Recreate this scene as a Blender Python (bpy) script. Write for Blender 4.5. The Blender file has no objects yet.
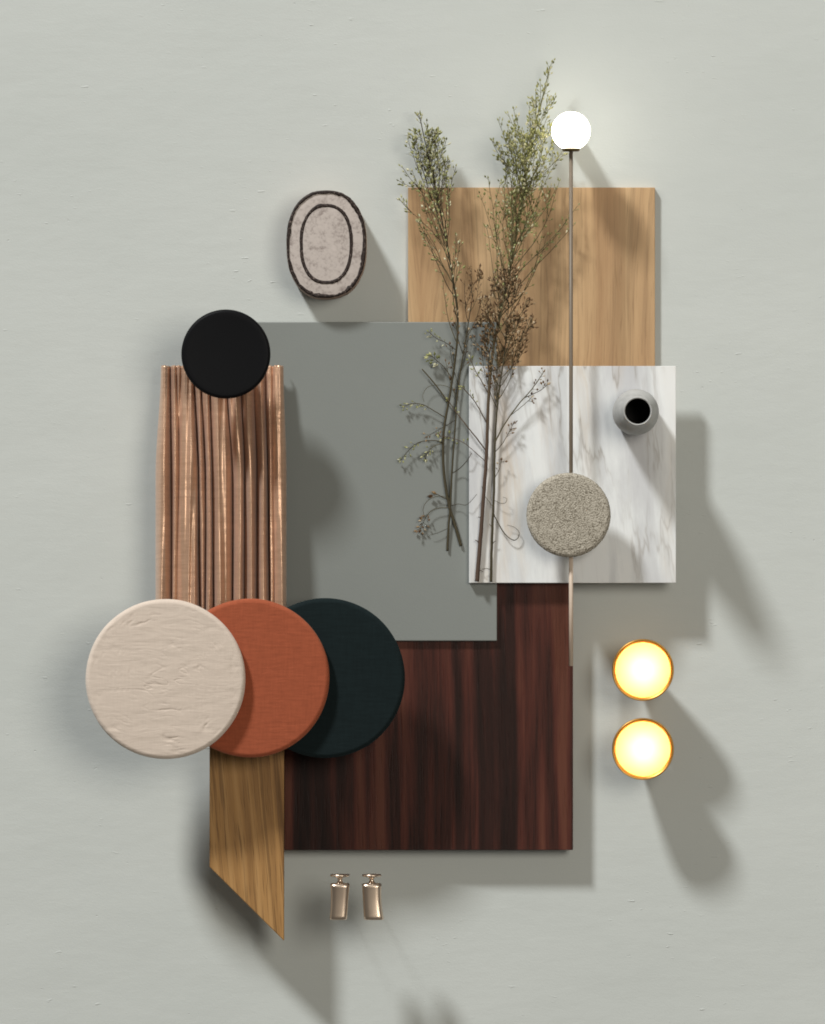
import bpy, bmesh, math, random
from mathutils import Vector, Matrix, noise

S = bpy.context.scene
C = S.collection
D = 6.0                       # camera height above the surface, metres
MM = 0.001
R = math.radians

def P(px, py, h):
    """photo pixel (1 px = 1 mm on the surface) at height h mm -> metres"""
    k = (D - h*MM)/D
    return Vector(((px-412.5)*MM*k, (512-py)*MM*k, h*MM))

# ------------------------------------------------------------------ objects
def link_mesh(name, bm, mats, parent=None, smooth=True, loc=None):
    me = bpy.data.meshes.new(name)
    bm.normal_update()
    bm.to_mesh(me); bm.free()
    o = bpy.data.objects.new(name, me); C.objects.link(o)
    for m in (mats if isinstance(mats, (list, tuple)) else [mats]):
        me.materials.append(m)
    if smooth:
        for p in me.polygons: p.use_smooth = True
    if parent: o.parent = parent
    if loc is not None: o.location = loc
    return o

def tag(o, label=None, cat=None, group=None, kind=None):
    if label: o['label'] = label
    if cat: o['category'] = cat
    if group: o['group'] = group
    if kind: o['kind'] = kind
    return o

def thing(name, loc, label, cat, group=None, rotz=0):
    o = bpy.data.objects.new(name, None); C.objects.link(o)
    o.empty_display_size = 0.02
    o.location = loc; o.rotation_euler = (0, 0, rotz)
    return tag(o, label, cat, group)

# ------------------------------------------------------------------ materials
class N:
    def __init__(s, name):
        s.m = bpy.data.materials.new(name); s.m.use_nodes = True
        s.t = s.m.node_tree; s.t.nodes.clear()
        s.out = s.t.nodes.new('ShaderNodeOutputMaterial')
        s.b = s.t.nodes.new('ShaderNodeBsdfPrincipled')
        s.t.links.new(s.b.outputs[0], s.out.inputs[0])
        s.tc = s.t.nodes.new('ShaderNodeTexCoord')
    def new(s, t): return s.t.nodes.new('ShaderNode'+t)
    def put(s, sock, v):
        if hasattr(v, 'is_output') or isinstance(v, bpy.types.NodeSocket): s.t.links.new(v, sock)
        else: sock.default_value = v
    def set(s, **k):
        for key, v in k.items():
            key = {'color':'Base Color','rough':'Roughness','metal':'Metallic','normal':'Normal','sheen':'Sheen Weight',
                   'sheen_rough':'Sheen Roughness','sheen_tint':'Sheen Tint','spec':'Specular IOR Level','coat':'Coat Weight',
                   'coat_rough':'Coat Roughness','aniso':'Anisotropic'}[key]
            if key in ('Base Color','Sheen Tint') and isinstance(v, (tuple, list)): v = (*v[:3], 1)
            s.put(s.b.inputs[key], v)
        return s
    def coords(s, scale=(1,1,1), loc=(0,0,0), rot=(0,0,0), src=None):
        mp = s.new('Mapping')
        s.t.links.new(src or s.tc.outputs['Object'], mp.inputs[0])
        mp.inputs['Scale'].default_value = scale; mp.inputs['Location'].default_value = loc
        mp.inputs['Rotation'].default_value = rot
        return mp.outputs[0]
    def noise(s, vec, scale=1, detail=4, rough=.55, dist=0, color=False):
        n = s.new('TexNoise'); s.t.links.new(vec, n.inputs['Vector'])
        n.inputs['Scale'].default_value = scale; n.inputs['Detail'].default_value = detail
        n.inputs['Roughness'].default_value = rough; n.inputs['Distortion'].default_value = dist
        return n.outputs['Color' if color else 'Fac']
    def voro(s, vec, scale=1, feature='F1', out='Distance'):
        n = s.new('TexVoronoi'); n.feature = feature; s.t.links.new(vec, n.inputs['Vector'])
        n.inputs['Scale'].default_value = scale
        return n.outputs[out]
    def math(s, op, a, b=0.0, c=None):
        n = s.new('Math'); n.operation = op
        s.put(n.inputs[0], a); s.put(n.inputs[1], b)
        if c is not None: s.put(n.inputs[2], c)
        return n.outputs[0]
    def ramp(s, fac, stops, interp='LINEAR'):
        n = s.new('ValToRGB'); n.color_ramp.interpolation = interp
        e = n.color_ramp.elements
        while len(e) < len(stops): e.new(0.5)
        for el, (p, c) in zip(e, stops):
            el.position = p
            el.color = (*c[:3], 1) if isinstance(c, (tuple, list)) else (c, c, c, 1)
        s.t.links.new(fac, n.inputs[0]); return n.outputs[0]
    def mix(s, fac, a, b, mode='MIX'):
        n = s.new('Mix'); n.data_type = 'RGBA'; n.blend_type = mode
        s.put(n.inputs[0], fac)
        for i, v in ((6, a), (7, b)):
            s.put(n.inputs[i], (*v[:3], 1) if isinstance(v, (tuple, list)) else v)
        return n.outputs[2]
    def bump(s, height, dist=0.001, strength=1.0, prev=None):
        n = s.new('Bump'); s.t.links.new(height, n.inputs['Height'])
        n.inputs['Distance'].default_value = dist; n.inputs['Strength'].default_value = strength
        if prev is not None: s.t.links.new(prev, n.inputs['Normal'])
        return n.outputs[0]
    def sep(s, vec):
        n = s.new('SeparateXYZ'); s.t.links.new(vec, n.inputs[0]); return n.outputs
    def comb(s, x, y, z=0.0):
        n = s.new('CombineXYZ')
        for i, v in enumerate((x, y, z)): s.put(n.inputs[i], v)
        return n.outputs[0]

def mat_plaster():
    n = N('plaster')
    mott = n.noise(n.coords((3, 4, 3)), 1, 5, .6)
    col = n.ramp(mott, [(.3, (.56, .588, .568)), (.7, (.597, .622, .602))])
    streak = n.noise(n.coords((26, 120, 30)), 1, 5, .6, .4)          # trowel strokes
    broad = n.noise(n.coords((7, 16, 7)), 1, 3, .5)
    fine = n.noise(n.coords((420, 620, 400)), 1, 3, .6)
    # sparse nicks and little ridges left by the trowel
    nick = n.ramp(n.noise(n.coords((75, 210, 70)), 1, 2, .5), [(.68, 0.), (.76, 1.)])
    where = n.ramp(n.noise(n.coords((9, 9, 9), (3, 1, 0)), 1, 2), [(.52, 0.), (.62, 1.)])
    nk = n.math('MULTIPLY', nick, where)
    pit = n.ramp(n.noise(n.coords((150, 190, 150), (7, 3, 0)), 1, 2, .5), [(.76, 0.), (.82, 1.)])
    col = n.mix(n.math('MULTIPLY', pit, .10), col, (.36, .36, .33))
    b = n.bump(broad, .003, .3)
    b = n.bump(streak, .0008, .16, b)
    b = n.bump(n.noise(n.coords((34, 46, 30), (5, 2, 0)), 1, 4, .55), .0012, .22, b)
    b = n.bump(fine, .00025, .45, b)
    b = n.bump(nk, .0007, .6, b)
    b = n.bump(pit, -.0006, .6, b)
    return n.set(color=col, rough=.85, spec=.2, normal=b).m

def mat_wood(name, stops, seed=0., rings=55., amp=.028, stave=0., streak=1., pore=.5, rough=.5, spec=.35, coat=0., fig=.5, ringmix=.5):
    """grain runs along object Y"""
    n = N(name)
    base = n.coords((1, 1, 1), (seed, seed*1.7, 0))
    x, y, z = n.sep(base)
    if stave:
        sidx = n.math('FLOOR', n.math('DIVIDE', x, stave))
        w = n.new('TexWhiteNoise'); w.noise_dimensions = '1D'; n.t.links.new(sidx, w.inputs['W'])
        sv = w.outputs['Value']
        y = n.math('ADD', y, n.math('MULTIPLY', sv, 3.1))
    else: sv = None
    v = n.comb(x, y, z)
    warp = n.noise(n.coords((6, 1.3, 6), src=v), 1, 3, .5)            # slow wander of the grain
    xx = n.math('ADD', x, n.math('MULTIPLY', n.math('SUBTRACT', warp, .5), amp*2))
    para = n.math('MULTIPLY', n.math('SINE', n.math('MULTIPLY', y, 4.2)), fig*.02)
    xx = n.math('ADD', xx, para)
    ring = n.math('SINE', n.math('MULTIPLY', xx, rings*6.283))
    ring = n.math('MULTIPLY_ADD', ring, .5, .5)
    ring = n.math('POWER', ring, 2.2)
    st = n.noise(n.comb(n.math('MULTIPLY', xx, 46.), n.math('MULTIPLY', y, 2.2), 0.), 1, 6, .62)
    st2 = n.noise(n.comb(n.math('MULTIPLY', xx, 12.), n.math('MULTIPLY', y, .9), 3.), 1, 3, .5)
    f = n.math('ADD', n.math('MULTIPLY', st, streak), n.math('MULTIPLY', ring, .22*ringmix))
    f = n.math('ADD', f, n.math('MULTIPLY', n.math('SUBTRACT', st2, .5), .9*streak))
    if sv is not None: f = n.math('ADD', f, n.math('MULTIPLY', n.math('SUBTRACT', sv, .5), .15))
    col = n.ramp(f, stops)
    po = n.noise(n.comb(n.math('MULTIPLY', xx, 620.), n.math('MULTIPLY', y, 24.), 0.), 1, 2, .5)
    pf = n.ramp(po, [(.56, 0.), (.72, 1.)])
    col = n.mix(n.math('MULTIPLY', pf, pore), col, tuple(c*.45 for c in stops[0][1]))
    fl = n.noise(n.comb(n.math('MULTIPLY', xx, 260.), n.math('MULTIPLY', y, 3.2), 6.), 1, 3, .6)
    fm = n.ramp(fl, [(.40, 1.), (.47, .15), (.55, 0.)])
    col = n.mix(n.math('MULTIPLY', fm, pore*.9), col, tuple(c*.55 for c in stops[0][1]))
    b = n.bump(pf, -.0003, .5)
    b = n.bump(st, .0004, .35, b)
    rr = n.math('MULTIPLY_ADD', st, .2, rough-.1)
    n.set(color=col, rough=rr, spec=spec, normal=b, coat=coat, coat_rough=.35)
    return n.m

def mat_marble():
    n = N('veined_marble')
    w = n.noise(n.coords((5, 2.2, 5), (1.2, .3, 0)), 1, 5, .6, color=True)
    vec = n.new('VectorMath'); vec.operation = 'MULTIPLY_ADD'
    n.t.links.new(w, vec.inputs[0]); vec.inputs[1].default_value = (.025, .12, .05)
    n.t.links.new(n.coords((1, 1, 1), rot=(0, 0, R(-6))), vec.inputs[2])
    v = vec.outputs[0]
    cloud = n.noise(n.coords((16, 3.2, 16), src=v), 1, 6, .62)
    grey = n.noise(n.coords((30, 3.4, 30), (2, 5, 0), src=v), 1, 6, .6)
    ochre = n.noise(n.coords((20, 2.4, 20), (8.3, 2, 0), src=v), 1, 5, .6)
    thin = n.noise(n.coords((42, 5.2, 40), (4, 9, 0), src=v), 1, 4, .55)
    th = n.math('ABSOLUTE', n.math('SUBTRACT', thin, .5))
    thm = n.ramp(th, [(0, 1.), (.022, .25), (.05, 0.)])
    thin_where = n.ramp(n.noise(n.coords((9, 6, 9), (5, 5, 0)), 1, 2), [(.47, 0.), (.62, 1.)])
    o2 = n.math('ABSOLUTE', n.math('SUBTRACT', ochre, .52))
    om = n.ramp(o2, [(0, 1.), (.03, .5), (.10, 0.)])
    col = n.ramp(cloud, [(.33, (.58, .585, .605)), (.50, (.80, .82, .825)), (.7, (.88, .87, .86))])
    col = n.mix(n.ramp(grey, [(.45, 0.), (.70, .9)]), col, (.52, .525, .545))
    owhere = n.ramp(n.noise(n.coords((13, 3, 9), (1, 8, 0)), 1, 2), [(.42, 0.), (.6, 1.)])
    col = n.mix(n.math('MULTIPLY', n.math('MULTIPLY', om, .7), owhere), col, (.60, .49, .37))
    col = n.mix(n.math('MULTIPLY', n.math('MULTIPLY', thm, thin_where), .6), col, (.27, .23, .19))
    return n.set(color=col, rough=.32, spec=.4).m

def mat_paint(name, c, rough=.6, spec=.3, var=.06, bump=.0002):
    n = N(name)
    f = n.noise(n.coords((9, 9, 9)), 1, 4, .6)
    col = n.ramp(f, [(.3, tuple(x*(1-var) for x in c)), (.7, tuple(min(1, x*(1+var)) for x in c))])
    b = n.bump(n.noise(n.coords((700, 700, 700)), 1, 2), bump, .5)
    return n.set(color=col, rough=rough, spec=spec, normal=b).m

def mat_cloth(name, c, wr=.0012, wear=.12, sheen=.2, thread=4300, hor=True, rough=.9, tint=(1, 1, 1)):
    n = N(name)
    x, y, z = n.sep(n.tc.outputs['Object'])
    wx = n.math('SINE', n.math('MULTIPLY', x, thread)); wy = n.math('SINE', n.math('MULTIPLY', y, thread*.93))
    weave = n.math('MULTIPLY', wx, wy)
    slub = n.noise(n.coords((60, 420, 60)), 1, 3, .6)
    sl2 = n.noise(n.coords((520, 50, 60), (4, 0, 0)), 1, 3, .6)
    f = n.math('MULTIPLY_ADD', slub, .6, n.math('MULTIPLY', sl2, .4))
    col = n.ramp(f, [(.35, tuple(k*(1-wear) for k in c)), (.65, tuple(min(1, k*(1+wear)) for k in c))])
    wrk = n.noise(n.coords((22, 85, 30), (2, 7, 0)), 1, 3, .5, .8)
    b = n.bump(wrk, wr, .6)
    b = n.bump(f, .0006, .5, b)
    b = n.bump(weave, .00008, .25, b)
    return n.set(color=col, rough=rough, spec=.15, sheen=sheen, sheen_rough=.5, sheen_tint=tint, normal=b).m

def mat_satin():
    n = N('copper_satin')
    slub = n.noise(n.coords((90, 640, 90)), 1, 3, .65)
    s2 = n.noise(n.coords((18, 260, 30), (3, 3, 0)), 1, 4, .6)
    f = n.math('MULTIPLY_ADD', slub, .5, n.math('MULTIPLY', s2, .5))
    col = n.ramp(f, [(.3, (.50, .30, .19)), (.66, (.66, .42, .285))])
    dash = n.ramp(n.noise(n.coords((170, 420, 90), (9, 1, 0)), 1, 2), [(.70, 0.), (.78, 1.)])
    col = n.mix(n.math('MULTIPLY', dash, .35), col, (.24, .12, .08))
    b = n.bump(s2, .0006, .4)
    b = n.bump(slub, .0003, .4, b)
    return n.set(color=col, rough=.34, metal=.47, spec=.5, sheen=.25, normal=b).m

def mat_metal(name, c, rough=.28):
    n = N(name)
    f = n.noise(n.coords((40, 40, 40)), 1, 3)
    r = n.math('MULTIPLY_ADD', f, .1, rough-.05)
    return n.set(color=c, rough=r, metal=1.0).m

def mat_emit(name, c, strength):
    n = N(name)
    n.set(color=(.9, .9, .9), rough=.3)
    n.b.inputs['Emission Color'].default_value = (*c, 1)
    n.b.inputs['Emission Strength'].default_value = strength
    return n.m

def mat_foliage(name, stops):
    n = N(name)
    g = n.new('NewGeometry')
    col = n.ramp(g.outputs['Random Per Island'], stops)
    f = n.noise(n.coords((250, 250, 250)), 1, 2)
    col = n.mix(n.math('MULTIPLY', f, .35), col, tuple(c*.6 for c in stops[0][1]))
    return n.set(color=col, rough=.75, spec=.2).m

def mat_speckle(name, c, dark, amt=.5, sc=180., rough=.7):
    n = N(name)
    a = n.noise(n.coords((sc, sc, sc)), 1, 4, .65)
    b2 = n.noise(n.coords((sc*.25, sc*.25, sc*.25), (3, 2, 0)), 1, 4, .6)
    f = n.math('MULTIPLY_ADD', a, .55, n.math('MULTIPLY', b2, .45))
    col = n.ramp(f, [(.36, dark), (.36+.24*(1-amt)+.02, c), (.7, tuple(min(1, k*1.12) for k in c))])
    b = n.bump(f, .0008, .5)
    return n.set(color=col, rough=rough, spec=.3, normal=b).m

# ------------------------------------------------------------------ geometry helpers
def slab(outline, z0, z1, name, mat, bevel=.6, battens=(), loc=None):
    """flat board from a pixel outline; battens (px0,py0,px1,py1) fill the gap down to what lies below"""
    ps = [P(px, py, z1) for px, py in outline]
    c = sum(ps, Vector())/len(ps); c.z = 0
    bm = bmesh.new()
    def prism(pts, a, b):
        lo = [bm.verts.new((p.x-c.x, p.y-c.y, a*MM)) for p in pts]
        hi = [bm.verts.new((p.x-c.x, p.y-c.y, b*MM)) for p in pts]
        n = len(pts)
        ar = sum(pts[i].x*pts[(i+1) % n].y-pts[(i+1) % n].x*pts[i].y for i in range(n))
        fs = [bm.faces.new(hi), bm.faces.new(lo[::-1])]
        for i in range(n):
            j = (i+1) % n
            fs.append(bm.faces.new((lo[i], lo[j], hi[j], hi[i])))
        if ar < 0: bmesh.ops.reverse_faces(bm, faces=fs)
    prism(ps, z0, z1)
    if bevel:
        bmesh.ops.bevel(bm, geom=bm.edges[:], offset=bevel*MM, segments=2, profile=.5, affect='EDGES')
    for (a, b, c2, d, zb) in battens:
        prism([P(a, b, z0), P(c2, b, z0), P(c2, d, z0), P(a, d, z0)], zb, z0+.2)
    return link_mesh(name, bm, mat, smooth=False, loc=c)

def lathe(bm, prof, seg=64, axis='Z', off=(0, 0, 0), sx=1., mi=0):
    """prof: list of (r, z) in mm; r=0 closes"""
    off = Vector(off)*MM
    rings = []
    def tr(r, a, z):
        x, y = r*math.cos(a)*sx, r*math.sin(a)
        v = Vector((x, y, z)) if axis == 'Z' else Vector((x, z, y))
        return v*MM+off
    for r, z in prof:
        if r < 1e-6: rings.append([bm.verts.new(tr(0, 0, z))])
        else: rings.append([bm.verts.new(tr(r, 2*math.pi*i/seg, z)) for i in range(seg)])
    fs = []
    for a, b in zip(rings, rings[1:]):
        for i in range(seg):
            j = (i+1) % seg
            q = [a[i % len(a)], a[j % len(a)], b[j % len(b)], b[i % len(b)]]
            u = []
            for v in q:
                if v not in u: u.append(v)
            if len(u) > 2:
                f = bm.faces.new(u); f.material_index = mi; fs.append(f)
    return fs

def fix_normals(bm):
    bmesh.ops.recalc_face_normals(bm, faces=bm.faces[:])

def pad_profile(r, z0, z1, dome=.35, n=14):
    """padded disc: rounded side, gently domed top"""
    t = z1-z0; pr = [(0, z0), (r*.9, z0)]
    e = t*.5*(1-dome*.2)
    for i in range(n+1):                       # rounded side
        a = -math.pi/2+math.pi*.93*i/n
        pr.append((r-e*1.05+e*1.05*math.cos(a), z0+e+e*math.sin(a)))
    rr, zz = pr[-1]
    m = 26
    for i in range(1, m+1):
        q = rr*(1-i/m)
        pr.append((q, zz+(z1-zz)*(1-(q/rr)**2)))
    return pr

def tube(bm, pts, rads, seg=6, mi=0):
    rings = []; n = len(pts)
    for i, p in enumerate(pts):
        d = (pts[min(i+1, n-1)]-pts[max(i-1, 0)])
        if d.length < 1e-9: d = Vector((0, 1, 0))
        d.normalize()
        u = d.cross(Vector((0, 0, 1)))
        if u.length < 1e-4: u = Vector((1, 0, 0))
        u.normalize(); w = d.cross(u)
        rings.append([bm.verts.new(p+(u*math.cos(2*math.pi*k/seg)+w*math.sin(2*math.pi*k/seg))*rads[i]) for k in range(seg)])
    for a, b in zip(rings, rings[1:]):
        for k in range(seg):
            f = bm.faces.new((a[k], a[(k+1) % seg], b[(k+1) % seg], b[k])); f.material_index = mi
    for rg in (rings[0][::-1], rings[-1]):
        f = bm.faces.new(rg); f.material_index = mi

def catmull(pts, per=8):
    out = []
    n = len(pts)
    for i in range(n-1):
        p0, p1, p2, p3 = pts[max(i-1, 0)], pts[i], pts[i+1], pts[min(i+2, n-1)]
        for k in range(per):
            t = k/per
            out.append(.5*((2*p1)+(p2-p0)*t+(2*p0-5*p1+4*p2-p3)*t*t+(3*p1-p0-3*p2+p3)*t**3))
    out.append(pts[-1].copy())
    return out

# ------------------------------------------------------------------ materials used
M_plaster = mat_plaster()
M_oak = mat_wood('light_oak', [(.2, (.40, .235, .115)), (.5, (.57, .375, .20)), (.8, (.64, .44, .25))], seed=1.3, rings=26, amp=.035, stave=.041, streak=.8, pore=.3, rough=.5)
M_plank = mat_wood('golden_oak', [(.25, (.22, .11, .038)), (.5, (.41, .222, .08)), (.8, (.52, .305, .125))], seed=4.35, rings=75, amp=.035, streak=.95, pore=.6, rough=.5, spec=.25, fig=.9, ringmix=.75)
M_rose = mat_wood('dark_rosewood', [(.32, (.004, .002, .002)), (.48, (.015, .0065, .005)), (.63, (.030, .0105, .0078)), (.78, (.078, .022, .015)), (.9, (.115, .039, .024))], seed=6.1, rings=44, amp=.011, streak=1.25, pore=.18, rough=.45, spec=.16, fig=.12, ringmix=.55)
M_grey = mat_paint('sage_grey_laminate', (.228, .243, .231), rough=.55, var=.02)
M_marble = mat_marble()
M_beige = mat_cloth('oatmeal_linen', (.645, .545, .465), wr=.0012, wear=.045, sheen=.2)
M_rust = mat_cloth('rust_wool', (.335, .085, .040), wr=.0006, wear=.12, sheen=.15, tint=(1, .7, .5))
M_teal = mat_cloth('dark_teal_felt', (.0075, .0138, .0150), wr=.0003, wear=.15, sheen=.03, tint=(.5, .8, .9))
M_base = mat_paint('pad_base', (.10, .085, .07), rough=.7)
M_satin = mat_satin()
M_black = mat_paint('matt_black', (.006, .0062, .0072), rough=.5, spec=.08, var=.1)
M_post = mat_paint('support_post', (.35, .35, .33), rough=.6)
M_clay = mat_speckle('pinkish_stoneware', (.51, .45, .415), (.30, .25, .23), .5, 330, .75)
def mat_iron():
    n = N('dark_iron_glaze')
    a = n.noise(n.coords((430, 430, 200)), 1, 4, .65)
    col = n.ramp(a, [(.36, (.014, .009, .008)), (.56, (.035, .023, .019)), (.66, (.16, .125, .11)), (.72, (.34, .29, .265))])
    return n.set(color=col, rough=.6, spec=.25, normal=n.bump(a, .0008, .5)).m
M_iron = mat_iron()
M_claybody = mat_speckle('raw_clay', (.42, .30, .24), (.25, .16, .12), .5, 200, .85)
def mat_boucle():
    n = N('boucle_yarn')
    v1 = n.voro(n.coords((760, 760, 760)), 1)
    nz = n.noise(n.coords((300, 300, 300)), 1, 3, .6)
    f = n.math('MULTIPLY_ADD', v1, .55, n.math('MULTIPLY', nz, .5))
    col = n.ramp(f, [(.2, (.60, .555, .475)), (.5, (.46, .42, .35)), (.72, (.20, .175, .135))])
    b = n.bump(f, -.0012, .8)
    return n.set(color=col, rough=.95, spec=.1, normal=b).m
M_boucle = mat_boucle()
M_vase = mat_speckle('pale_grey_glaze', (.43, .43, .42), (.33, .33, .32), .4, 120, .6)
M_vasein = mat_paint('vase_inside', (.05, .05, .048), rough=.8)
M_brass = mat_metal('satin_brass', (.62, .34, .085), .38)
M_rod = mat_paint('bronze_rod', (.17, .135, .10), rough=.45, spec=.4)
M_cap = mat_paint('dull_bronze', (.10, .075, .035), rough=.6, spec=.2)
M_rodlit = mat_paint('lit_bronze', (.62, .50, .40), rough=.4, spec=.4)  # paler copy of the rod's bronze, light put into the colour
M_knob = mat_metal('polished_bronze', (.78, .63, .50), .3)

# ------------------------------------------------------------------ the setting
bm = bmesh.new()
bmesh.ops.create_grid(bm, x_segments=1, y_segments=1, size=6)
tag(link_mesh('floor', bm, M_plaster, smooth=False), kind='structure')

# ------------------------------------------------------------------ boards
H_OAK, H_ROSE, H_GREY, H_MARB, H_PLANK = 6.5, 21.5, 26.5, 34., 56.
tag(slab([(408, 187.5), (655, 187.5), (655, 420), (408, 420)], .6, H_OAK, 'wood_board', M_oak, .4, [(430, 240, 640, 400, 0)]),
    'light honey oak board with vertical grain, behind the upper part of the globe lamp', 'board')
tag(slab([(284.5, 560), (573, 560), (573, 850), (284.5, 850)], 14, H_ROSE, 'wood_board', M_rose, .4, [(310, 580, 550, 830, 0)]),
    'dark reddish brown rosewood board under the grey board and the dark teal pad', 'board')
tag(slab([(236, 322), (497, 322), (497, 641), (236, 641)], H_ROSE+.3, H_GREY, 'painted_board', M_grey, .9, [(300, 380, 480, 540, 0)]),
    'smooth matt sage grey board lying between the copper drape and the marble tile', 'board')
tag(slab([(469, 366), (676, 366), (676, 583), (469, 583)], H_GREY+.3, H_MARB, 'marble_tile', M_marble, .5, [(520, 420, 640, 550, 0)]),
    'square white marble tile with grey and ochre veins under the small grey vase', 'tile')
tag(slab([(209.5, 690), (284, 690), (284, 941), (209.5, 867)], H_PLANK-12, H_PLANK, 'wood_plank', M_plank, .9, [(228, 700, 262, 760, 0)]),
    'golden oak plank with its lower end cut off at a slant, below the pads', 'plank')

# ------------------------------------------------------------------ round pads
def pad(px, py, r, z0, z1, mat, label, zpost, seedv, wrinkle=0.):
    zc = (z0+z1)/2
    c = P(px, py, zc); c.z = 0
    rr = r*(D-zc*MM)/D
    t = thing('round_pad', c, label, 'pad', 'round upholstered pads overlapping in a row')
    bm = bmesh.new()
    prof = pad_profile(rr, z0+1.5, z1)
    # denser rings for the wrinkles
    pr = []
    for (a, b) in zip(prof, prof[1:]):
        k = 4 if b[1] > zc else 1
        for i in range(k): pr.append((a[0]+(b[0]-a[0])*i/k, a[1]+(b[1]-a[1])*i/k))
    pr.append(prof[-1])
    lathe(bm, pr, 200)
    fix_normals(bm)
    if wrinkle:
        for v in bm.verts:
            a = math.atan2(v.co.y, v.co.x); v.co.xy *= 1+.0045*noise.noise(Vector((math.cos(a)*2, math.sin(a)*2, seedv)))
            if v.co.z < zc*MM: continue
            x, y = v.co.x*1000, v.co.y*1000
            wv = noise.noise(Vector((x*.03+y*.012, y*.10, seedv)))
            w2 = noise.noise(Vector((x*.06+3, y*.17+x*.05, seedv+4)))
            g = max(0, noise.noise(Vector((x*.045, y*.05, seedv+9)))+.02)*2.2
            g2 = max(0, noise.noise(Vector((x*.05+9, y*.06, seedv+2)))+.0)*2.2
            d = -math.exp(-(wv/.055)**2)*g*.36-math.exp(-(w2/.06)**2)*g2*.36-abs(wv)*.22
            v.co.z += d*wrinkle*MM
    link_mesh('upholstery', bm, mat, t)
    bm = bmesh.new()
    lathe(bm, [(0, zpost), (9, zpost), (9, z0-.2), (rr-3.2, z0-.2), (rr-2.2, z0+.6), (rr-2.2, z0+2.4), (0, z0+2.4)], 96)
    fix_normals(bm)
    link_mesh('base', bm, M_base, t, smooth=False)
    return t
pad(325, 678, 80, 78, 90, M_teal, 'dark teal felt round pad, partly under the rust coloured pad, over the dark rosewood', H_ROSE, 1, .2)
pad(250, 678, 79.5, 90.3, 102, M_rust, 'rust orange round fabric pad in the middle between the oatmeal and dark teal pads', H_PLANK, 2, .25)
pad(165.5, 679, 80, 102.3, 114, M_beige, 'oatmeal beige round pad in wrinkled linen, lying over the rust orange pad', 102.2, 3, 1.3)

# boucle pad over the lamp rod
def boucle():
    c = P(568.5, 515, 66); c.z = 0
    t = thing('boucle_pad', c, 'small round beige boucle pad with nubbly loops, across the lamp rod on the marble', 'pad')
    prof = pad_profile(41.6, 62.3, 72)
    pr = []
    for (a, b) in zip(prof, prof[1:]):
        k = 3 if b[1] > 65 else 1
        for i in range(k): pr.append((a[0]+(b[0]-a[0])*i/k, a[1]+(b[1]-a[1])*i/k))
    pr.append(prof[-1])
    bm = bmesh.new(); lathe(bm, pr, 260); fix_normals(bm); bm.normal_update()
    mv = []
    for v in bm.verts:
        q = v.co*1000
        q = Vector((q.x*.8, q.y*.8, q.z*.8))
        dd = noise.voronoi(q)[0]
        n2 = noise.noise(q*2.2)
        mv.append((v, v.normal*((.5-dd[0])*.75+n2*.25)*MM))
    for v, d in mv: v.co += d
    link_mesh('upholstery', bm, M_boucle, t)
    bm = bmesh.new()
    lathe(bm, [(0, H_MARB), (10, H_MARB), (10, 54.5), (0, 54.5)], 32, off=(0, 0, 0)); fix_normals(bm)
    link_mesh('support_post', bm, M_post, t, smooth=False)
boucle()

# ------------------------------------------------------------------ black disc
def disc():
    c = P(225.8, 354, 105); c.z = 0
    t = thing('black_disc', c, 'matt black round disc on a short stem at the top of the copper drape', 'disc')
    bm = bmesh.new(); r = 43.8
    pr = [(0, 95), (r-5, 95)]
    for i in range(9):
        a = -math.pi/2+math.pi/2*i/8; pr.append((r-5+5*math.cos(a), 100+5*math.sin(a)))
    pr.append((r, 104))
    for i in range(1, 9):
        a = math.pi/2*i/8; pr.append((r-3.4+3.4*math.cos(a), 104+4.2*math.sin(a)))
    for i in range(1, 13):
        q = (r-3.4)*(1-i/12); pr.append((q, 108.2-1.2*(1-(q/(r-3.4))**2)))
    lathe(bm, pr, 128); fix_normals(bm)
    link_mesh('disc', bm, M_black, t)
    bm = bmesh.new()
    lathe(bm, [(0, 48), (13, 48), (11, 95.3), (0, 95.3)], 48); fix_normals(bm)
    link_mesh('stem', bm, M_black, t)
disc()

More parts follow.
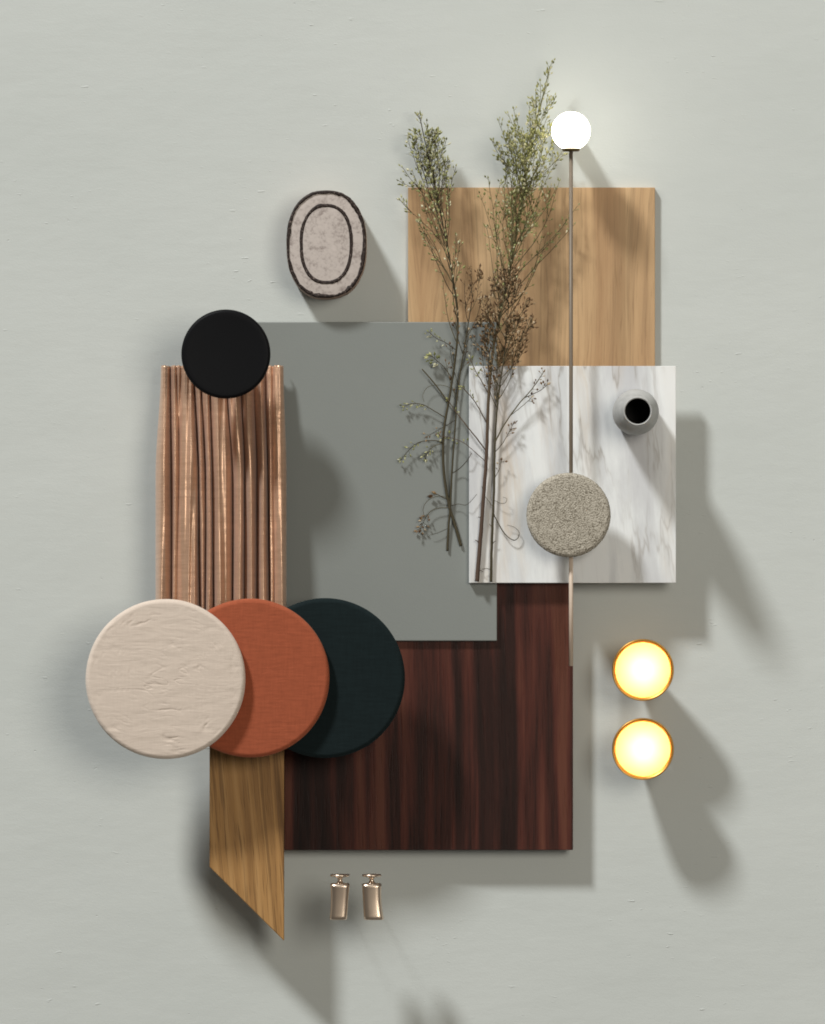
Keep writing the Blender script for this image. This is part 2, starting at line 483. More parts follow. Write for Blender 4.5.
# ------------------------------------------------------------------ copper drape
def drape():
    rnd = random.Random(5)
    # fold = (x at top, x at bottom, ridge height, ridge sharpness); valleys lie between
    top_v = [161, 170, 176.5, 194, 201, 211.5, 227, 240, 253, 265.5, 273, 283.5]
    mid_v = [155.5, 171.5, 178, 199.5, 205, 213.5, 231.5, 244.5, 257.5, 268.5, 274, 286.5]
    vd = [-7, -8, -2, -10, -6, -9, -10, -8.5, -9.5, -8.5, 0, -4]           # valley depths
    hts = [7.5, 2.5, 8.5, 2.5, 6.5, 9.5, 9, 9.5, 9, 3.5, 6.5]                 # ridge heights
    skew = [.45, .5, .72, .5, .45, .3, .55, .5, .55, .5, .5]              # where each ridge peaks
    shp = [.75, 1., .6, 1., .8, .62, .75, .8, .8, 1., .7]                 # small = flat top with steep sides
    top_r = [a+(b-a)*k for a, b, k in zip(top_v, top_v[1:], skew)]
    mid_r = [a+(b-a)*k for a, b, k in zip(mid_v, mid_v[1:], skew)]
    y0, y1 = 365., 645.
    NX, NY = 704, 150
    def ease(t): return t*t*(3-2*t)
    def cross(t):
        f = ease(min(1, t/.4))
        g = .55+.45*ease(min(1, t/.3))
        pts = []
        NV = len(top_v)
        for i in range(NV):
            wob = 2.4*noise.noise(Vector((i*3.1, t*1.7, 0)))
            pts.append((top_v[i]+(mid_v[i]-top_v[i])*f+wob*(0 < i < NV-1), vd[i]*(.45+.55*f)*(1+.5*noise.noise(Vector((i*1.3, t*2.2, 9.1))))))
            if i < NV-1:
                wob = 2.8*noise.noise(Vector((i*2.3, t*1.7, 7)))
                hh = hts[i]+(1-f)*(7-hts[i])*.8
                pts.append((top_r[i]+(mid_r[i]-top_r[i])*f+wob, hh*g*(1+.45*noise.noise(Vector((i*1.7, t*2.2, 3.3))))))
        for k in range(1, len(pts)):
            if pts[k][0] <= pts[k-1][0]+.8: pts[k] = (pts[k-1][0]+.8, pts[k][1])
        return pts
    bm = bmesh.new(); grid = []
    c0 = P(220, 530, 30); c0.z = 0
    for j in range(NY+1):
        t = j/NY
        pts = cross(t)
        row = []
        base = 41+13*ease(min(1, t/.4))
        for i in range(NX+1):
            s = i/NX*(len(pts)-1); k = min(int(s), len(pts)-2); q = s-k
            q = q*q*(2-q) if k % 2 == 0 else 1-(1-q)**2*(1+q)      # denser near the valleys
            (xa, za), (xb, zb) = pts[k], pts[k+1]
            x = xa+(xb-xa)*q
            # rounded ridges (odd points), tighter valleys (even points)
            e = shp[k//2]
            if k % 2 == 0: z = za+(zb-za)*math.sin(q*math.pi/2)**e
            else: z = zb+(za-zb)*math.cos(q*math.pi/2)**e
            y = y0+(y1-y0)*t
            ga = 1-ease(min(1, t/.32))                      # gathering near the top
            xn = (x-220)/(.5*(pts[-1][0]-pts[0][0]))
            ed = max(0., 1-xn**4)
            sec = noise.noise(Vector((xn*13+.6*noise.noise(Vector((xn*3, t*2, 1))), t*1.5, 2.2)))
            fin = noise.noise(Vector((xn*27, t*2.1, 5.7)))
            z += ed*(sec*(3.2+1.5*ga)+fin*(1.2+2.2*ga))
            z += .3*noise.noise(Vector((x*.12, y*.11, 2)))+.28*noise.noise(Vector((x*.22, y*.3, 4)))*(.3+abs(sec))
            y += (1-min(1, t/.05))*(.35*(6-z)*.35+.8*noise.noise(Vector((x*.35, 0, 4))))
            p = P(x, y, base+z-(1-min(1, t/.03))*1.5)-c0
            row.append(bm.verts.new(p))
        grid.append(row)
    for j in range(NY):
        for i in range(NX):
            bm.faces.new((grid[j][i], grid[j+1][i], grid[j+1][i+1], grid[j][i+1]))
    # hem and side returns turned back towards the surface
    def turn(vs, dz, dx, dy, flip):
        ex = [bm.verts.new(v.co+Vector((dx*MM, dy*MM, dz*MM))) for v in vs]
        for a, b, c, d in zip(vs, vs[1:], ex[1:], ex):
            bm.faces.new((a, b, c, d) if flip else (d, c, b, a))
    turn([r[0] for r in grid], -14, .6, 0, False)
    turn(grid[0], -4, 0, -.2, True)
    o = link_mesh('fabric_drape', bm, M_satin, loc=c0)
    sol = o.modifiers.new('thickness', 'SOLIDIFY'); sol.thickness = .0007; sol.offset = -1
    tag(o, 'pleated copper satin fabric drape hanging beneath the matt black disc', 'curtain')
drape()

# ------------------------------------------------------------------ oval stoneware block
def oval_block():
    H = 45
    c = P(326.2, 244, H); c.z = 0
    k = (D-H*MM)/D
    t = thing('oval_block', c, 'oval pinkish stoneware block outlined with a dark rim and an inner dark ring', 'block')
    def oval(a, b, e, seg=128, wob=0., sd=0):
        out = []
        for i in range(seg):
            th = 2*math.pi*i/seg
            cx, sy = math.cos(th), math.sin(th)
            x = a*math.copysign(abs(cx)**e, cx); y = b*math.copysign(abs(sy)**e, sy)
            w = 1+wob*noise.noise(Vector((cx*2.3+sd, sy*2.3, sd)))+wob*.6*noise.noise(Vector((cx*8+sd, sy*8, sd+4)))+wob*.5*noise.noise(Vector((cx*19+sd, sy*19, sd+7)))
            out.append((x*w*k, y*w*k))
        return out
    E = .86
    def strip(bm, loops):
        rows = [[bm.verts.new((x*MM, y*MM, z*MM)) for x, y in lp] for lp, z in loops]
        for a, b in zip(rows, rows[1:]):
            n = len(a)
            for i in range(n): bm.faces.new((a[i], a[(i+1) % n], b[(i+1) % n], b[i]))
        return rows
    bm = bmesh.new()
    rows = strip(bm, [(oval(39.5, 53.5, E, wob=.01), 0), (oval(40.4, 54.5, E, wob=.01), 6), (oval(40.2, 54.2, E, wob=.01), 30), (oval(39.4, 53.4, E, wob=.008), 42)])
    bm.faces.new(rows[0][::-1]); bm.faces.new(rows[-1]); fix_normals(bm)
    link_mesh('body', bm, M_claybody, t)
    bm = bmesh.new()      # dark rim rolls over the edge
    strip(bm, [(oval(39.45, 53.45, E, wob=.01), 39.5), (oval(39.9, 53.9, E, wob=.012), 41.6), (oval(39.6, 53.6, E, wob=.012), 44), (oval(38.2, 52.2, E, wob=.018), 45.2), (oval(36.6, 50.6, E, wob=.045, sd=2), 44.4), (oval(36.5, 50.5, E), 41.8)])
    fix_normals(bm); link_mesh('rim', bm, M_iron, t)
    bm = bmesh.new()      # top face
    rows = strip(bm, [(oval(37.4, 51.4, E), 43.4), (oval(33, 46, E), 44.0), (oval(26, 40, E), 44.1)])
    rows2 = strip(bm, [(oval(23.4, 36.8, E), 44.1), (oval(12, 20, E), 44.6)])
    bm.faces.new(rows2[-1]); fix_normals(bm)
    for f in bm.faces:
        if f.normal.z < 0: f.normal_flip()
    link_mesh('face', bm, M_clay, t)
    bm = bmesh.new()      # inner ring, a slightly raised glaze line
    strip(bm, [(oval(27, 40.6, E, wob=.02, sd=5), 43.6), (oval(26.3, 39.9, E, wob=.025, sd=5), 44.7), (oval(24.6, 38, E, wob=.025, sd=6), 44.8), (oval(23, 36.3, E, wob=.03, sd=6), 43.6)])
    fix_normals(bm); link_mesh('ring', bm, M_iron, t)
    # ring in image is a touch left of and below the middle
oval_block()

# ------------------------------------------------------------------ vase
def vase():
    c = P(636, 412, H_MARB+45); c.z = 0
    t = thing('vase', c, 'small pale grey ceramic bottle vase with a black mouth standing on the marble', 'vase')
    z = H_MARB
    pr = [(0, z), (17, z), (19.5, z+1.5), (21.5, z+10), (22.6, z+26), (22.7, z+44), (22.0, z+56), (20.3, z+65), (17.8, z+72), (15.6, z+78), (14.4, z+84), (14.1, z+89), (14.2, z+92), (13.8, z+93.2), (13.0, z+93.2), (12.4, z+92)]
    bm = bmesh.new(); lathe(bm, pr, 96); fix_normals(bm)
    for f in bm.faces:
        if f.normal.z < -.99: pass
    link_mesh('body', bm, M_vase, t)
    bm = bmesh.new()
    lathe(bm, [(12.45, z+92.2), (12.2, z+90), (12.4, z+84), (15, z+74), (19.5, z+60), (20, z+20), (0, z+12)], 64); fix_normals(bm)
    link_mesh('inside', bm, M_vasein, t)
vase()

# ------------------------------------------------------------------ round glowing lamps
def trans_mat():
    n = N('frosted_diffuser')
    tr = n.new('BsdfTranslucent'); tr.inputs['Color'].default_value = (.95, .80, .47, 1)
    gl = n.new('BsdfGlossy'); gl.inputs['Roughness'].default_value = .3
    mx = n.new('MixShader'); mx.inputs[0].default_value = .03
    n.t.links.new(tr.outputs[0], mx.inputs[1]); n.t.links.new(gl.outputs[0], mx.inputs[2])
    n.t.links.new(mx.outputs[0], n.out.inputs[0])
    return n.m
M_diff = trans_mat()
M_bulb = mat_emit('warm_bulb', (1., .86, .55), 42.)
def cone_lamp():
    H = 63.
    t = thing('round_lamp', (0, 0, 0), 'x', 'lamp', 'lit round brass lamps')
    k = (D-H*MM)/D; r = 31*k
    bm = bmesh.new()
    pr = [(0, 0), (9.5, 0), (10, 1.5), (9.2, 4), (10.5, 9), (13.5, 17), (18.5, 28), (23.5, 39), (27.8, 50), (30.2, 58), (r, 62), (r-.1, 63.4), (r-.5, 64.6), (r-1.1, 64.8), (r-3.4, 62.5), (r-3.8, 60.5), (r-4.4, 57), (24.5, 47), (19, 36), (14, 28), (0, 24)]
    lathe(bm, pr, 96); fix_normals(bm)
    link_mesh('shade', bm, M_brass, t)
    bm = bmesh.new()
    rr = r-3.55
    lathe(bm, [(rr*(i/16), 61.9+1.1*(1-(i/16)**2)) for i in range(16, -1, -1)], 96)
    for f in bm.faces:
        if f.normal.z < 0: f.normal_flip()
    link_mesh('diffuser', bm, M_diff, t)
    bm = bmesh.new()
    bmesh.ops.create_uvsphere(bm, u_segments=24, v_segments=14, radius=.007, matrix=Matrix.Translation((0, 0, .0425)))
    link_mesh('bulb', bm, M_bulb, t)
    return t
lamp0 = cone_lamp()
def copy_tree(o):
    c = o.copy(); C.objects.link(c)
    for ch in o.children:
        d = ch.copy(); C.objects.link(d); d.parent = c
    return c
lamp1 = copy_tree(lamp0)
for l, (px, py), lab in ((lamp0, (643, 670), 'upper lit round lamp with a brass rim, nearer the marble tile'),
                         (lamp1, (643, 749), 'lower lit round lamp with a brass rim, farther below the marble tile')):
    p = P(px, py, 63); p.z = 0
    l.location = p; l['label'] = lab

# ------------------------------------------------------------------ globe lamp
def globe_lamp():
    zh = lambda py: 58.
    c = P(571, 400, zh(400)); c0 = c.copy(); c0.z = 0
    t = thing('globe_lamp', c0, 'lit white globe lamp on a long thin bronze rod lying across oak and marble', 'lamp')
    bm = bmesh.new()
    bmesh.ops.create_uvsphere(bm, u_segments=48, v_segments=28, radius=.0192, matrix=Matrix.Translation(P(571, 131, zh(131))-c0))
    link_mesh('globe', bm, mat_emit('opal_globe', (1., .92, .76), 7.5), t)
    bm = bmesh.new()
    a = P(571, 149, zh(149))-c0; b = P(571, 665.5, zh(665.5))-c0
    tube(bm, [a, b], [.0019, .0019], 16); link_mesh('rod', bm, M_rod, t)
    bm = bmesh.new()
    lathe(bm, [(0, -1.6), (7.8, -1.6), (8.6, -.8), (8.8, .8), (8.2, 1.6), (0, 1.6)], 40, axis='Y', off=(P(571, 149.6, zh(149))-c0)*1000); fix_normals(bm)
    link_mesh('cap', bm, M_cap, t)
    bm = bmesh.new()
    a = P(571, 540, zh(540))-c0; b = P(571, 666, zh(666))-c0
    tube(bm, [a, b], [.00215, .00215], 16); link_mesh('rod_lit_end', bm, M_rodlit, t)  # added sleeve: the light on the lower rod is painted as a paler colour
    bm = bmesh.new()
    q = (P(571, 131, 30)-c0)*1000
    lathe(bm, [(0, 0), (9, 0), (9, 36), (12, 45), (0, 45)], 48, off=(q.x, q.y, 0)); fix_normals(bm)
    link_mesh('shadow_post', bm, M_post, t)  # unseen post, added to stretch the globe's shadow across the oak
globe_lamp()

# ------------------------------------------------------------------ knobs
def knob(flare, lean):
    t = thing('knob', (0, 0, 0), 'x', 'knob', 'bronze drawer knobs lying in a pair')
    # axis along Y; y grows upwards in the photo, knob hangs down from its flange
    H = 80
    bm = bmesh.new()
    lathe(bm, [(0, 20.6), (8.5, 20.6), (9.6, 20.0), (9.6, 18.9), (8.8, 18.2), (3, 17.8), (0, 17.8)], 48, axis='Y', off=(0, 0, H)); fix_normals(bm)
    link_mesh('flange', bm, M_knob, t)
    bm = bmesh.new()
    lathe(bm, [(0, 18), (4.2, 18), (2.6, 16.6), (2.2, 14.5), (3.2, 12.2), (6.5, 11.2), (0, 11.2)], 32, axis='Y', off=(0, 0, H)); fix_normals(bm)
    link_mesh('neck', bm, M_knob, t)
    bm = bmesh.new()
    body = [(0, 11.6), (8.6, 11.6), (9.5, 10.8)]
    for i in range(13):
        q = i/12
        body.append((9.6-.55*math.sin(q*math.pi)-flare*q, 10.8-34.2*q))
    body += [(body[-1][0]-.7, -24.2), (0, -24.2)]
    lathe(bm, body, 48, axis='Y', off=(0, 0, H)); fix_normals(bm)
    for v in bm.verts:                                   # soft square section
        dx, dz = v.co.x*1000, v.co.z*1000-H; rr = math.hypot(dx, dz)
        if rr > .1:
            cx, sz = dx/rr, dz/rr
            v.co.x = rr*math.copysign(abs(cx)**.55, cx)*MM; v.co.z = (H+.8*rr*math.copysign(abs(sz)**.55, sz))*MM
        q = (11-v.co.y*1000)/35; v.co.x += lean*q*q*MM
    bmesh.ops.recalc_face_normals(bm, faces=bm.faces[:])
    link_mesh('grip', bm, M_knob, t)
    bm = bmesh.new()
    tube(bm, [Vector((0, -.006, 0)), Vector((0, -.006, (H-6)*MM))], [.0003, .0003], 8)
    link_mesh('support_pin', bm, M_post, t)
    return t
for (px, flare, lean, lab) in ((340, 1., -1.6, 'bronze knob nearer the slanted oak plank'), (371.7, -.2, 2.2, 'bronze knob farther from the slanted oak plank, its grip flaring downwards')):
    k = knob(flare, lean); p = P(px, 895, 80); p.z = 0
    k.location = p; k['label'] = lab

# ------------------------------------------------------------------ dried branches
M_stem_dark = mat_foliage('dry_stem', [(0, (.05, .04, .026)), (1, (.15, .13, .07))])
M_stem_green = mat_foliage('green_stem', [(0, (.12, .125, .05)), (1, (.24, .23, .10))])
def _woody():
    t = M_stem_green.node_tree; b = [n for n in t.nodes if n.type == 'BSDF_PRINCIPLED'][0]
    tc = [n for n in t.nodes if n.type == 'TEX_COORD'][0]
    sp = t.nodes.new('ShaderNodeSeparateXYZ'); t.links.new(tc.outputs['Object'], sp.inputs[0])
    mr = t.nodes.new('ShaderNodeMapRange'); t.links.new(sp.outputs[1], mr.inputs[0])
    mr.inputs[1].default_value = -.25; mr.inputs[2].default_value = .12
    src = b.inputs['Base Color'].links[0].from_socket
    mx = t.nodes.new('ShaderNodeMix'); mx.data_type = 'RGBA'
    t.links.new(mr.outputs[0], mx.inputs[0]); mx.inputs[6].default_value = (.095, .062, .045, 1)
    t.links.new(src, mx.inputs[7]); t.links.new(mx.outputs[2], b.inputs['Base Color'])
_woody()                                     # bark brown at the foot, green higher up
M_bud_green = mat_foliage('green_buds', [(0, (.11, .12, .04)), (.4, (.30, .31, .115)), (.75, (.45, .44, .21)), (1, (.70, .66, .46))])
M_bud_sage = mat_foliage('sage_buds', [(0, (.10, .105, .04)), (.35, (.32, .33, .13)), (.7, (.52, .51, .26)), (1, (.76, .73, .52))])
M_bud_brown = mat_foliage('brown_buds', [(0, (.06, .035, .02)), (.45, (.21, .125, .065)), (.75, (.34, .23, .12)), (1, (.62, .50, .34))])

def PL(px, py, h):
    """a point of a branch: close above whatever board it crosses"""
    if py < 345: z = 37-(345-py)/285*16+(h-46)*.5
    elif px > 462: z = 38+(h-40)*.45
    else: z = 31+(h-40)*.3
    return P(px, py, max(z, 28.5 if py > 345 else 9))

class Plant:
    def __init__(s, seed): s.r = random.Random(seed); s.st = bmesh.new(); s.fo = bmesh.new()
    def bud(s, p, d, ln, w):
        d = d.normalized(); u = d.cross(Vector((.1, .2, 1))).normalized(); v = d.cross(u)
        a = s.fo.verts.new(p); b = s.fo.verts.new(p+d*ln)
        ph = s.r.random()*3
        ring = [s.fo.verts.new(p+d*ln*.45+(u*math.cos(ph+k*1.5708)+v*math.sin(ph+k*1.5708))*w*(1 if k % 2 else .75)) for k in range(4)]
        for k in range(4):
            s.fo.faces.new((a, ring[k], ring[(k+1) % 4])); s.fo.faces.new((b, ring[(k+1) % 4], ring[k]))
    def path(s, pts, r0, r1, per=7, wob=.3):
        """pts: (px,py,h)"""
        q = catmull([PL(*p) for p in pts], per)
        for i, v in enumerate(q):
            v.x += wob*MM*noise.noise(Vector((i*.5, s.r.random()*.2, pts[0][0]))); 
        n = len(q)-1
        tube(s.st, q, [(r0+(r1-r0)*i/n)*MM for i in range(n+1)], 6)
        return q
    def twig(s, p, d, ln, r0, bend, buds, size=1., depth=0, fork=.0, clump=.45):
        """grow a thin twig in metres from p towards d, with stalked buds"""
        r = s.r; n = max(5, int(ln/.006)); pts = [p.copy()]; d = d.normalized()
        for i in range(n):
            d = (d+bend*(1/n)+Vector((r.gauss(0, .07), r.gauss(0, .05), r.gauss(0, .05)))).normalized()
            p = p+d*(ln/n); pts.append(p.copy())
        tube(s.st, pts, [max(.00026, r0*1.1*(1-.6*i/n)) for i in range(n+1)], 5)
        for i in range(1, n+1):
            f = i/n
            if fork and .15 < f < .85 and r.random() < fork:
                dd = (pts[i]-pts[i-1]).normalized()
                a = r.choice((-1, 1))*R(r.uniform(12, 30))
                nd = Matrix.Rotation(a, 3, 'Z') @ dd; nd.z += r.uniform(-.25, .3)
                s.twig(pts[i], nd, ln*(1-f)*r.uniform(.5, .9)+.006, r0*.65, bend*.7, buds*1.1, size, depth+1, fork*.35 if depth < 1 else 0, clump*.6)
            if f > clump:
                for _ in range(int(buds)+(r.random() < buds % 1)):
                    dd = (pts[i]-pts[i-1]).normalized()
                    a = r.choice((-1, 1))*R(r.uniform(15, 60))
                    nd = Matrix.Rotation(a, 3, 'Z') @ dd; nd.z += r.uniform(-.5, .6)
                    nd.normalize()
                    sl = r.uniform(.001, .0045)*size
                    base = pts[i-1].lerp(pts[i], r.random()); e = base+nd*sl
                    tube(s.st, [base, e], [.00022, .0002], 3)
                    s.bud(e, nd*.8+dd*.5, r.uniform(.0026, .0054)*size, r.uniform(.0008, .0015)*size)
        dd = pts[-1]-pts[-2]
        s.bud(pts[-1], dd, .0038*size, .0011*size)
    def stub(s, px, py, h, dx, dy, r=.5, buds=0):
        p = PL(px, py, h); e = PL(px+dx, py+dy, h+2)
        m = p.lerp(e, .5)+Vector((0, .0012, 0))
        tube(s.st, [p, m, e], [r*MM, r*.8*MM, r*.5*MM], 5)
    def hand(s, pts, r0, r1, buds=0, size=1., start=.4):
        q = s.path(pts, r0, r1, 6, .4); n = len(q)-1; r = s.r
        for i in range(1, n+1):
            if i/n < start: continue
            for _ in range(int(buds)+(r.random() < buds % 1)):
                dd = (q[i]-q[i-1]).normalized(); nd = Matrix.Rotation(r.choice((-1, 1))*R(r.uniform(20, 75)), 3, 'Z') @ dd
                nd.z += r.uniform(-.3, .5); nd.normalize()
                e = q[i]+nd*r.uniform(.001, .004)*size
                tube(s.st, [q[i], e], [.00025, .0002], 3)
                s.bud(e, nd, r.uniform(.0022, .004)*size, r.uniform(.0007, .0013)*size)
        if buds: s.bud(q[-1], q[-1]-q[-2], .004*size, .0012*size)
        return q
    def done(s, label, mst, mfo, group='dried flower branches'):
        root = thing('dried_branch', (0, 0, 0), label, 'branch', group)
        c = sum((v.co for v in s.st.verts), Vector())/len(s.st.verts); c.z = 0
        for b in (s.st, s.fo): bmesh.ops.translate(b, verts=b.verts[:], vec=-c)
        fix_normals(s.fo)
        root.location = c
        link_mesh('stem', s.st, mst, root)
        if s.fo.verts: link_mesh('seed_heads', s.fo, mfo, root, smooth=False)  # buds and seed heads of the branch, loose pieces in one mesh
        else: s.fo.free()
        return root

def at_y(path, py):
    """point of the path nearest to pixel row py and its direction"""
    y = (512-py)*MM
    i = min(range(1, len(path)), key=lambda k: abs(path[k].y-y))
    return path[i].copy(), (path[i]-path[i-1]).normalized()

def spray(pl, path, specs, more=0, narrow=.85, lean=1.):
    """specs: (row, angle degrees (+ = left), length px, radius, buds, fork, clump)"""
    r = pl.r
    for _ in range(more):
        (py, ang, ln, rad, buds, fork, clump) = r.choice(specs)
        specs = specs+[(py+r.uniform(-9, 16), ang*r.uniform(.3, .9), ln*r.uniform(.5, .95), rad*.85, buds, fork, clump)]
    for (py, ang, ln, rad, buds, fork, clump) in specs:
        p, d = at_y(path, py)
        nd = Matrix.Rotation(R(ang*narrow*(lean if ang > 0 else 1)), 3, 'Z') @ Vector((d.x, d.y, 0)); nd.z = pl.r.uniform(-.05, .1)
        bend = Vector((0, 1, 0))*.55+Vector((d.x-nd.x, d.y-nd.y, 0))*.25
        pl.twig(p, nd, ln*MM, rad*MM, bend, buds*1.45, 1., 0, fork*1.5, clump)

# A: left branch, sage green head
a = Plant(11)
pa = a.path([(461, 546, 32), (455, 525, 34), (449, 505, 36), (444.5, 478, 38), (443, 450, 40), (444.5, 425, 41), (449, 400, 42), (454.5, 365, 43), (457.5, 335, 44), (457.5, 310, 44), (454, 285, 44), (450, 262, 44), (446, 240, 44), (440, 210, 44), (434, 180, 44), (427, 150, 44), (420, 118, 44)], 1.55, .45)
spray(a, pa, [(345, 42, 62, .5, .5, .0, .35), (322, 40, 66, .5, .55, .05, .3), (300, 38, 72, .5, .6, .05, .3), (285, 34, 76, .5, .5, .05, .3), (272, 30, 70, .5, .7, .08, .3), (262, 27, 84, .5, .8, .12, .3),
              (250, 24, 92, .5, .9, .14, .3), (240, 20, 98, .5, .9, .14, .3), (228, 15, 94, .45, .9, .14, .25), (215, 12, 80, .45, 1., .14, .25), (200, 18, 62, .4, 1., .12, .2), (188, 10, 60, .4, 1., .12, .2), (172, 14, 40, .35, 1., .1, .2),
              (282, -26, 46, .45, .4, .06, .3), (262, -24, 62, .45, .6, .08, .3), (246, -26, 60, .45, .8, .1, .3), (232, -22, 66, .45, .8, .1, .3), (216, -24, 56, .4, .9, .12, .3), (202, -18, 60, .4, .9, .1, .3), (186, -16, 52, .4, 1., .1, .2), (168, -12, 40, .35, 1., .1, .2), (150, -14, 28, .35, 1., .1, .2), (205, -34, 44, .35, .7, .05, .4)], 9, .62)
a.twig(pa[-3], Vector((-.2, 1, .1)), .010, .0003, Vector((0, 0, 0)), 1.4, 1, 0, 0, .1)
a.hand([(446, 418, 42), (436, 412, 46), (424, 405, 47), (413, 403.5, 46), (405, 406, 44)], .5, .25, 1.0, 1., .4)
a.hand([(443.5, 443, 42), (434, 440.5, 45), (420, 442, 46), (410, 449, 44), (401, 460, 42)], .55, .25, 1.1, 1., .42)
a.hand([(443.5, 443, 42), (434, 446, 43), (428, 452, 43), (425, 458, 42)], .35, .25, 1.2, 1., .4)
a.hand([(448, 402, 43), (438, 388, 46), (429, 377, 47), (422, 369, 47)], .75, .55)
a.hand([(452, 378, 44), (443, 366, 47), (436, 360, 48), (432, 356, 48)], .4, .3, 1.4, 1.4, .4)
a.hand([(456, 350, 44), (446, 343, 46), (436, 338, 46), (429, 332, 45)], .35, .25, 1., .9, .3)
a.done('dried branch with a sage green budded head, leftmost and standing over the grey board', M_stem_dark, M_bud_sage)

# B: thin companion of the left branch
b = Plant(23)
pb = b.path([(447.5, 551, 31), (448.5, 528, 34), (450.5, 502, 39), (452, 470, 39), (454.5, 435, 38), (457, 400, 38), (461, 368, 40), (466, 338, 42), (470, 312, 43), (474, 290, 44)], 1.15, .4)
b.hand([(452.5, 473, 39), (459, 469, 42), (466, 462, 43), (472, 453, 43)], .45, .3)
b.hand([(451, 500, 38), (441, 496, 42), (430, 499, 43), (424, 506, 42), (423.5, 514, 40), (426, 519, 39)], .32, .22)
b.hand([(450.5, 508, 38), (440, 508, 41), (431, 511, 41), (425, 519, 40), (420.5, 529, 38)], .4, .25, 1.5, 1.2, .55)
b.hand([(448.5, 528, 35), (440, 532, 38), (434, 534, 39), (430, 535, 38)], .25, .2)
b.hand([(450, 506, 38), (458, 504, 41), (466, 505, 42), (472, 500, 42), (477, 494, 42)], .3, .22)
b.hand([(448.8, 500, 38), (442, 497, 42), (437, 494, 43)], .5, .3, 1.0, 1.6, .9)
b.hand([(455.5, 420, 38), (447, 425, 41), (438, 430, 42), (428, 436, 42)], .3, .2, .6)
b.hand([(458, 395, 39), (446, 386, 43), (430, 386, 44), (423, 394, 43), (424, 402, 41)], .28, .2)
spray(b, pb, [(400, 30, 40, .35, .8, .1, .3), (385, 34, 42, .35, .9, .1, .3), (372, -28, 40, .35, .9, .1, .3), (355, 32, 44, .35, 1., .12, .25), (340, -30, 42, .35, 1., .12, .25), (325, 28, 40, .35, 1.1, .12, .2), (312, -26, 36, .3, 1.1, .12, .2), (300, 20, 30, .3, 1.2, .1, .2)])
b.done('thin dried branch crossing behind the leftmost branch, with curled lower twigs and a brown head', M_stem_dark, M_bud_brown)

# C: tall right branch, green head
c_ = Plant(37)
pc = c_.path([(477, 581.5, 38), (479, 556, 39), (481.5, 525, 40), (484, 490, 42), (486.5, 455, 44), (487.5, 425, 45), (489, 390, 46), (493, 350, 47), (499, 318, 48), (507, 285, 49), (513, 255, 49), (518, 225, 49), (522, 195, 49), (527, 160, 49), (535, 125, 49), (543, 95, 49), (550, 66, 49)], 2.1, .4)
spray(c_, pc, [(318, 26, 110, .55, .45, .03, .35), (305, 20, 118, .55, .6, .06, .3), (292, 16, 140, .55, .7, .08, .3), (278, 13, 148, .55, .8, .1, .3), (262, 14, 130, .5, .9, .12, .3), (248, 16, 108, .5, .9, .12, .3), (235, 10, 118, .5, 1., .14, .25), (220, 20, 76, .45, 1., .1, .3), (205, 12, 86, .45, 1., .12, .25), (190, 15, 60, .4, 1., .1, .25), (172, 10, 62, .4, 1., .1, .2), (152, 14, 44, .4, 1., .1, .2), (132, 12, 38, .35, 1., .1, .2), (112, 10, 30, .35, 1., .08, .2),
               (335, -34, 96, .6, .3, .03, .4), (318, -36, 100, .6, .45, .05, .35), (304, -32, 108, .55, .5, .06, .35), (290, -28, 112, .55, .6, .08, .35), (274, -26, 104, .5, .7, .1, .3), (260, -24, 100, .5, .8, .1, .3), (246, -21, 100, .5, .9, .12, .3), (230, -18, 94, .45, .9, .12, .3), (216, -14, 90, .45, 1., .12, .25), (200, -16, 74, .45, 1., .12, .25), (180, -12, 66, .4, 1., .1, .2), (160, -14, 54, .4, 1., .1, .2), (140, -12, 44, .35, 1., .1, .2), (120, -14, 36, .35, 1., .1, .2), (100, -16, 28, .3, 1.1, .08, .2)], 18, .86, .55)
c_.twig(pc[-4], Vector((.2, 1, .1)), .014, .0003, Vector((0, 0, 0)), 1.4, 1, 0, 0, .1)
c_.hand([(487, 452, 45), (478, 440, 50), (466, 425, 52), (456, 412, 52), (448, 400, 50)], .7, .4, .4)
c_.hand([(487.5, 425, 45), (480, 410, 50), (472, 398, 52), (463, 388, 52)], .6, .4, .6)
c_.hand([(489, 395, 46), (482, 382, 50), (475, 370, 52), (470, 358, 52)], .5, .35, .8)
c_.hand([(486, 462, 44), (475, 452, 48), (464, 443, 49), (452, 438, 48), (440, 436, 46)], .4, .25, .4)
c_.stub(477.5, 571, 39, 6, 1); c_.stub(480, 545, 40, -5, -5, .7); c_.stub(482, 520, 41, -4, -3, .6)
c_.done('tallest dried branch, its green budded head reaching up beside the lit globe', M_stem_green, M_bud_green)

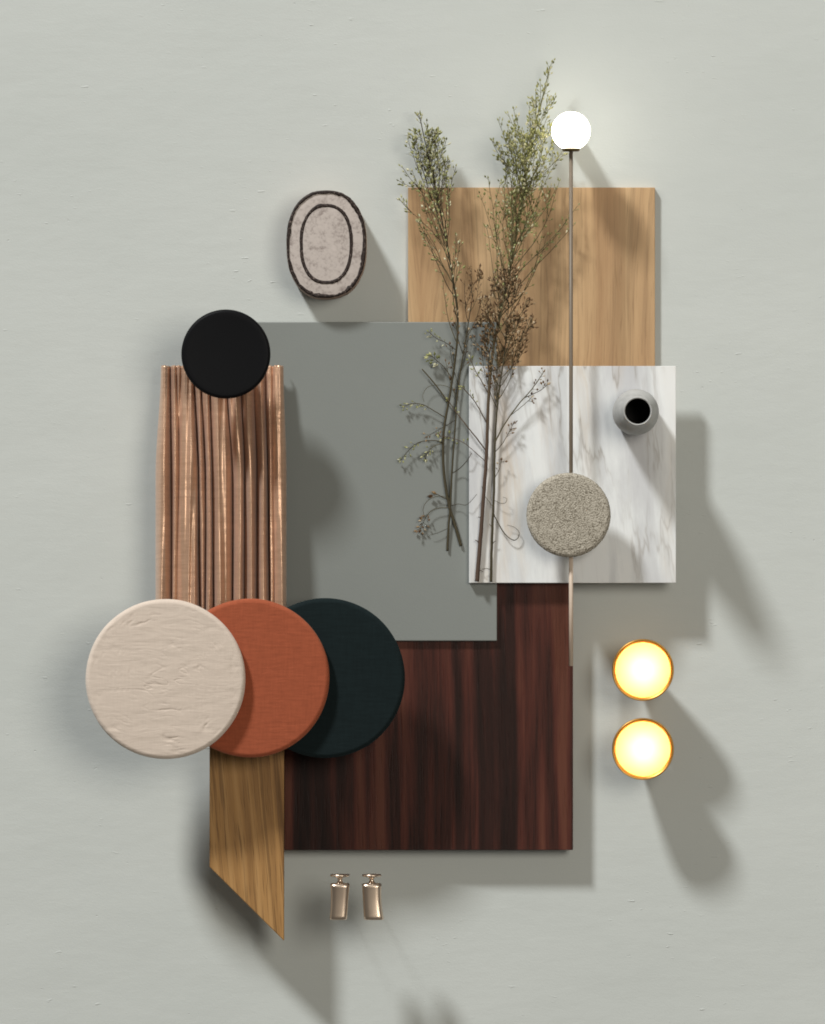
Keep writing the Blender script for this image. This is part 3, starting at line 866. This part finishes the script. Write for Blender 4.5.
# D: right branch with the dense brown head
d_ = Plant(53)
pd = d_.path([(491, 582, 38), (491.5, 556, 39), (492.5, 525, 41), (494, 490, 42), (494.5, 460, 43), (495.5, 430, 44), (498, 400, 46), (502, 370, 50), (506, 340, 54), (508, 312, 56), (508, 285, 57)], 1.45, .4)
spray(d_, pd, [(408, 36, 62, .45, .9, .12, .3), (396, 30, 66, .45, 1., .14, .25), (386, 40, 54, .4, 1., .12, .25), (374, 34, 62, .4, 1.1, .16, .2), (364, 46, 46, .4, 1.1, .14, .2), (352, 30, 58, .4, 1.2, .16, .15), (342, 44, 44, .35, 1.2, .14, .15), (330, 34, 44, .35, 1.3, .14, .15), (318, 40, 34, .35, 1.3, .12, .1), (306, 24, 32, .3, 1.3, .12, .1), (296, 30, 24, .3, 1.3, .1, .1),
               (402, -36, 66, .45, .9, .12, .3), (390, -34, 64, .45, 1., .14, .25), (378, -42, 52, .4, 1., .12, .25), (366, -32, 56, .4, 1.1, .14, .2), (354, -44, 42, .4, 1.1, .14, .2), (344, -34, 48, .35, 1.2, .14, .15), (332, -40, 38, .35, 1.2, .12, .15), (320, -30, 38, .35, 1.3, .12, .1), (308, -36, 28, .3, 1.3, .12, .1), (298, -22, 26, .3, 1.3, .1, .1)], 10, .88)
d_.hand([(495, 442, 44), (504, 425, 50), (518, 405, 53), (532, 389, 54), (543, 373, 53)], .75, .4, .8, 1.1, .72)
d_.hand([(524, 398, 53), (533, 394, 54), (541, 390, 54), (547, 385, 53)], .4, .3, .8, 1.2, .7)
d_.hand([(511, 415, 52), (520, 408, 53), (527, 402, 53), (531, 398, 53)], .35, .25, .8, 1.1, .7)
d_.hand([(495, 452, 44), (502, 444, 47), (508, 434, 49), (513, 424, 49)], .4, .25, 1.2, 1., .55)
d_.hand([(494.5, 478, 43), (499, 470, 46), (501, 461, 47)], .35, .25, .6)
d_.hand([(493, 512, 42), (498, 523, 44), (505, 534, 44), (513, 540, 42), (518, 538, 41), (519, 532, 41), (514, 527, 41), (507, 525, 41)], .6, .16)
d_.hand([(494, 500, 42), (500, 503, 44), (505, 503, 45), (507, 499, 45), (503, 497, 44)], .28, .2)
d_.hand([(493.5, 508, 42), (488, 500, 44), (484, 494, 44), (482, 486, 44)], .3, .2)
d_.stub(491.3, 570, 39, -9, -1, .4); d_.stub(492, 545, 40, 4, -4, .5); d_.stub(493, 530, 41, -4, -6, .5)
d_.done('dried branch with a dense reddish brown head, right beside the tallest one', M_stem_dark, M_bud_brown)

# ------------------------------------------------------------------ light
def area(name, direction, dist, size, power, color, target=(0, 0, .03)):
    l = bpy.data.lights.new(name, 'AREA'); l.shape = 'DISK'; l.size = size; l.energy = power; l.color = color
    o = bpy.data.objects.new(name, l); C.objects.link(o)
    d = Vector(direction).normalized(); o.location = Vector(target)+d*dist
    o.rotation_euler = (-d).to_track_quat('-Z', 'Y').to_euler()
    return o
EL = R(26)
kx, ky = -.482, .876
area('key_light', (kx*math.cos(EL), ky*math.cos(EL), math.sin(EL)), 12, 1.45, 1490, (.985, 1., .99))
area('fill_light', (.33, .16, .93), 4, 1.7, 58, (1., .94, .83))
w = bpy.data.worlds.new('World'); S.world = w; w.use_nodes = True
bg = w.node_tree.nodes['Background']; bg.inputs[0].default_value = (1., .95, .85, 1); bg.inputs[1].default_value = .105

# ------------------------------------------------------------------ camera
cd = bpy.data.cameras.new('camera'); cam = bpy.data.objects.new('camera', cd); C.objects.link(cam)
cam.location = (0, 0, D); cam.rotation_euler = (0, 0, 0)
cd.sensor_fit = 'VERTICAL'; cd.sensor_height = 24; cd.lens = 24*D/1.024
cd.clip_start = .1; cd.clip_end = 60
S.camera = cam
S.view_settings.view_transform = 'Standard'; S.view_settings.look = 'None'
S.view_settings.exposure = 0; S.view_settings.gamma = 1
S.cycles.filter_width = 1.8
S.cycles.use_denoising = True
S.cycles.max_bounces = 8
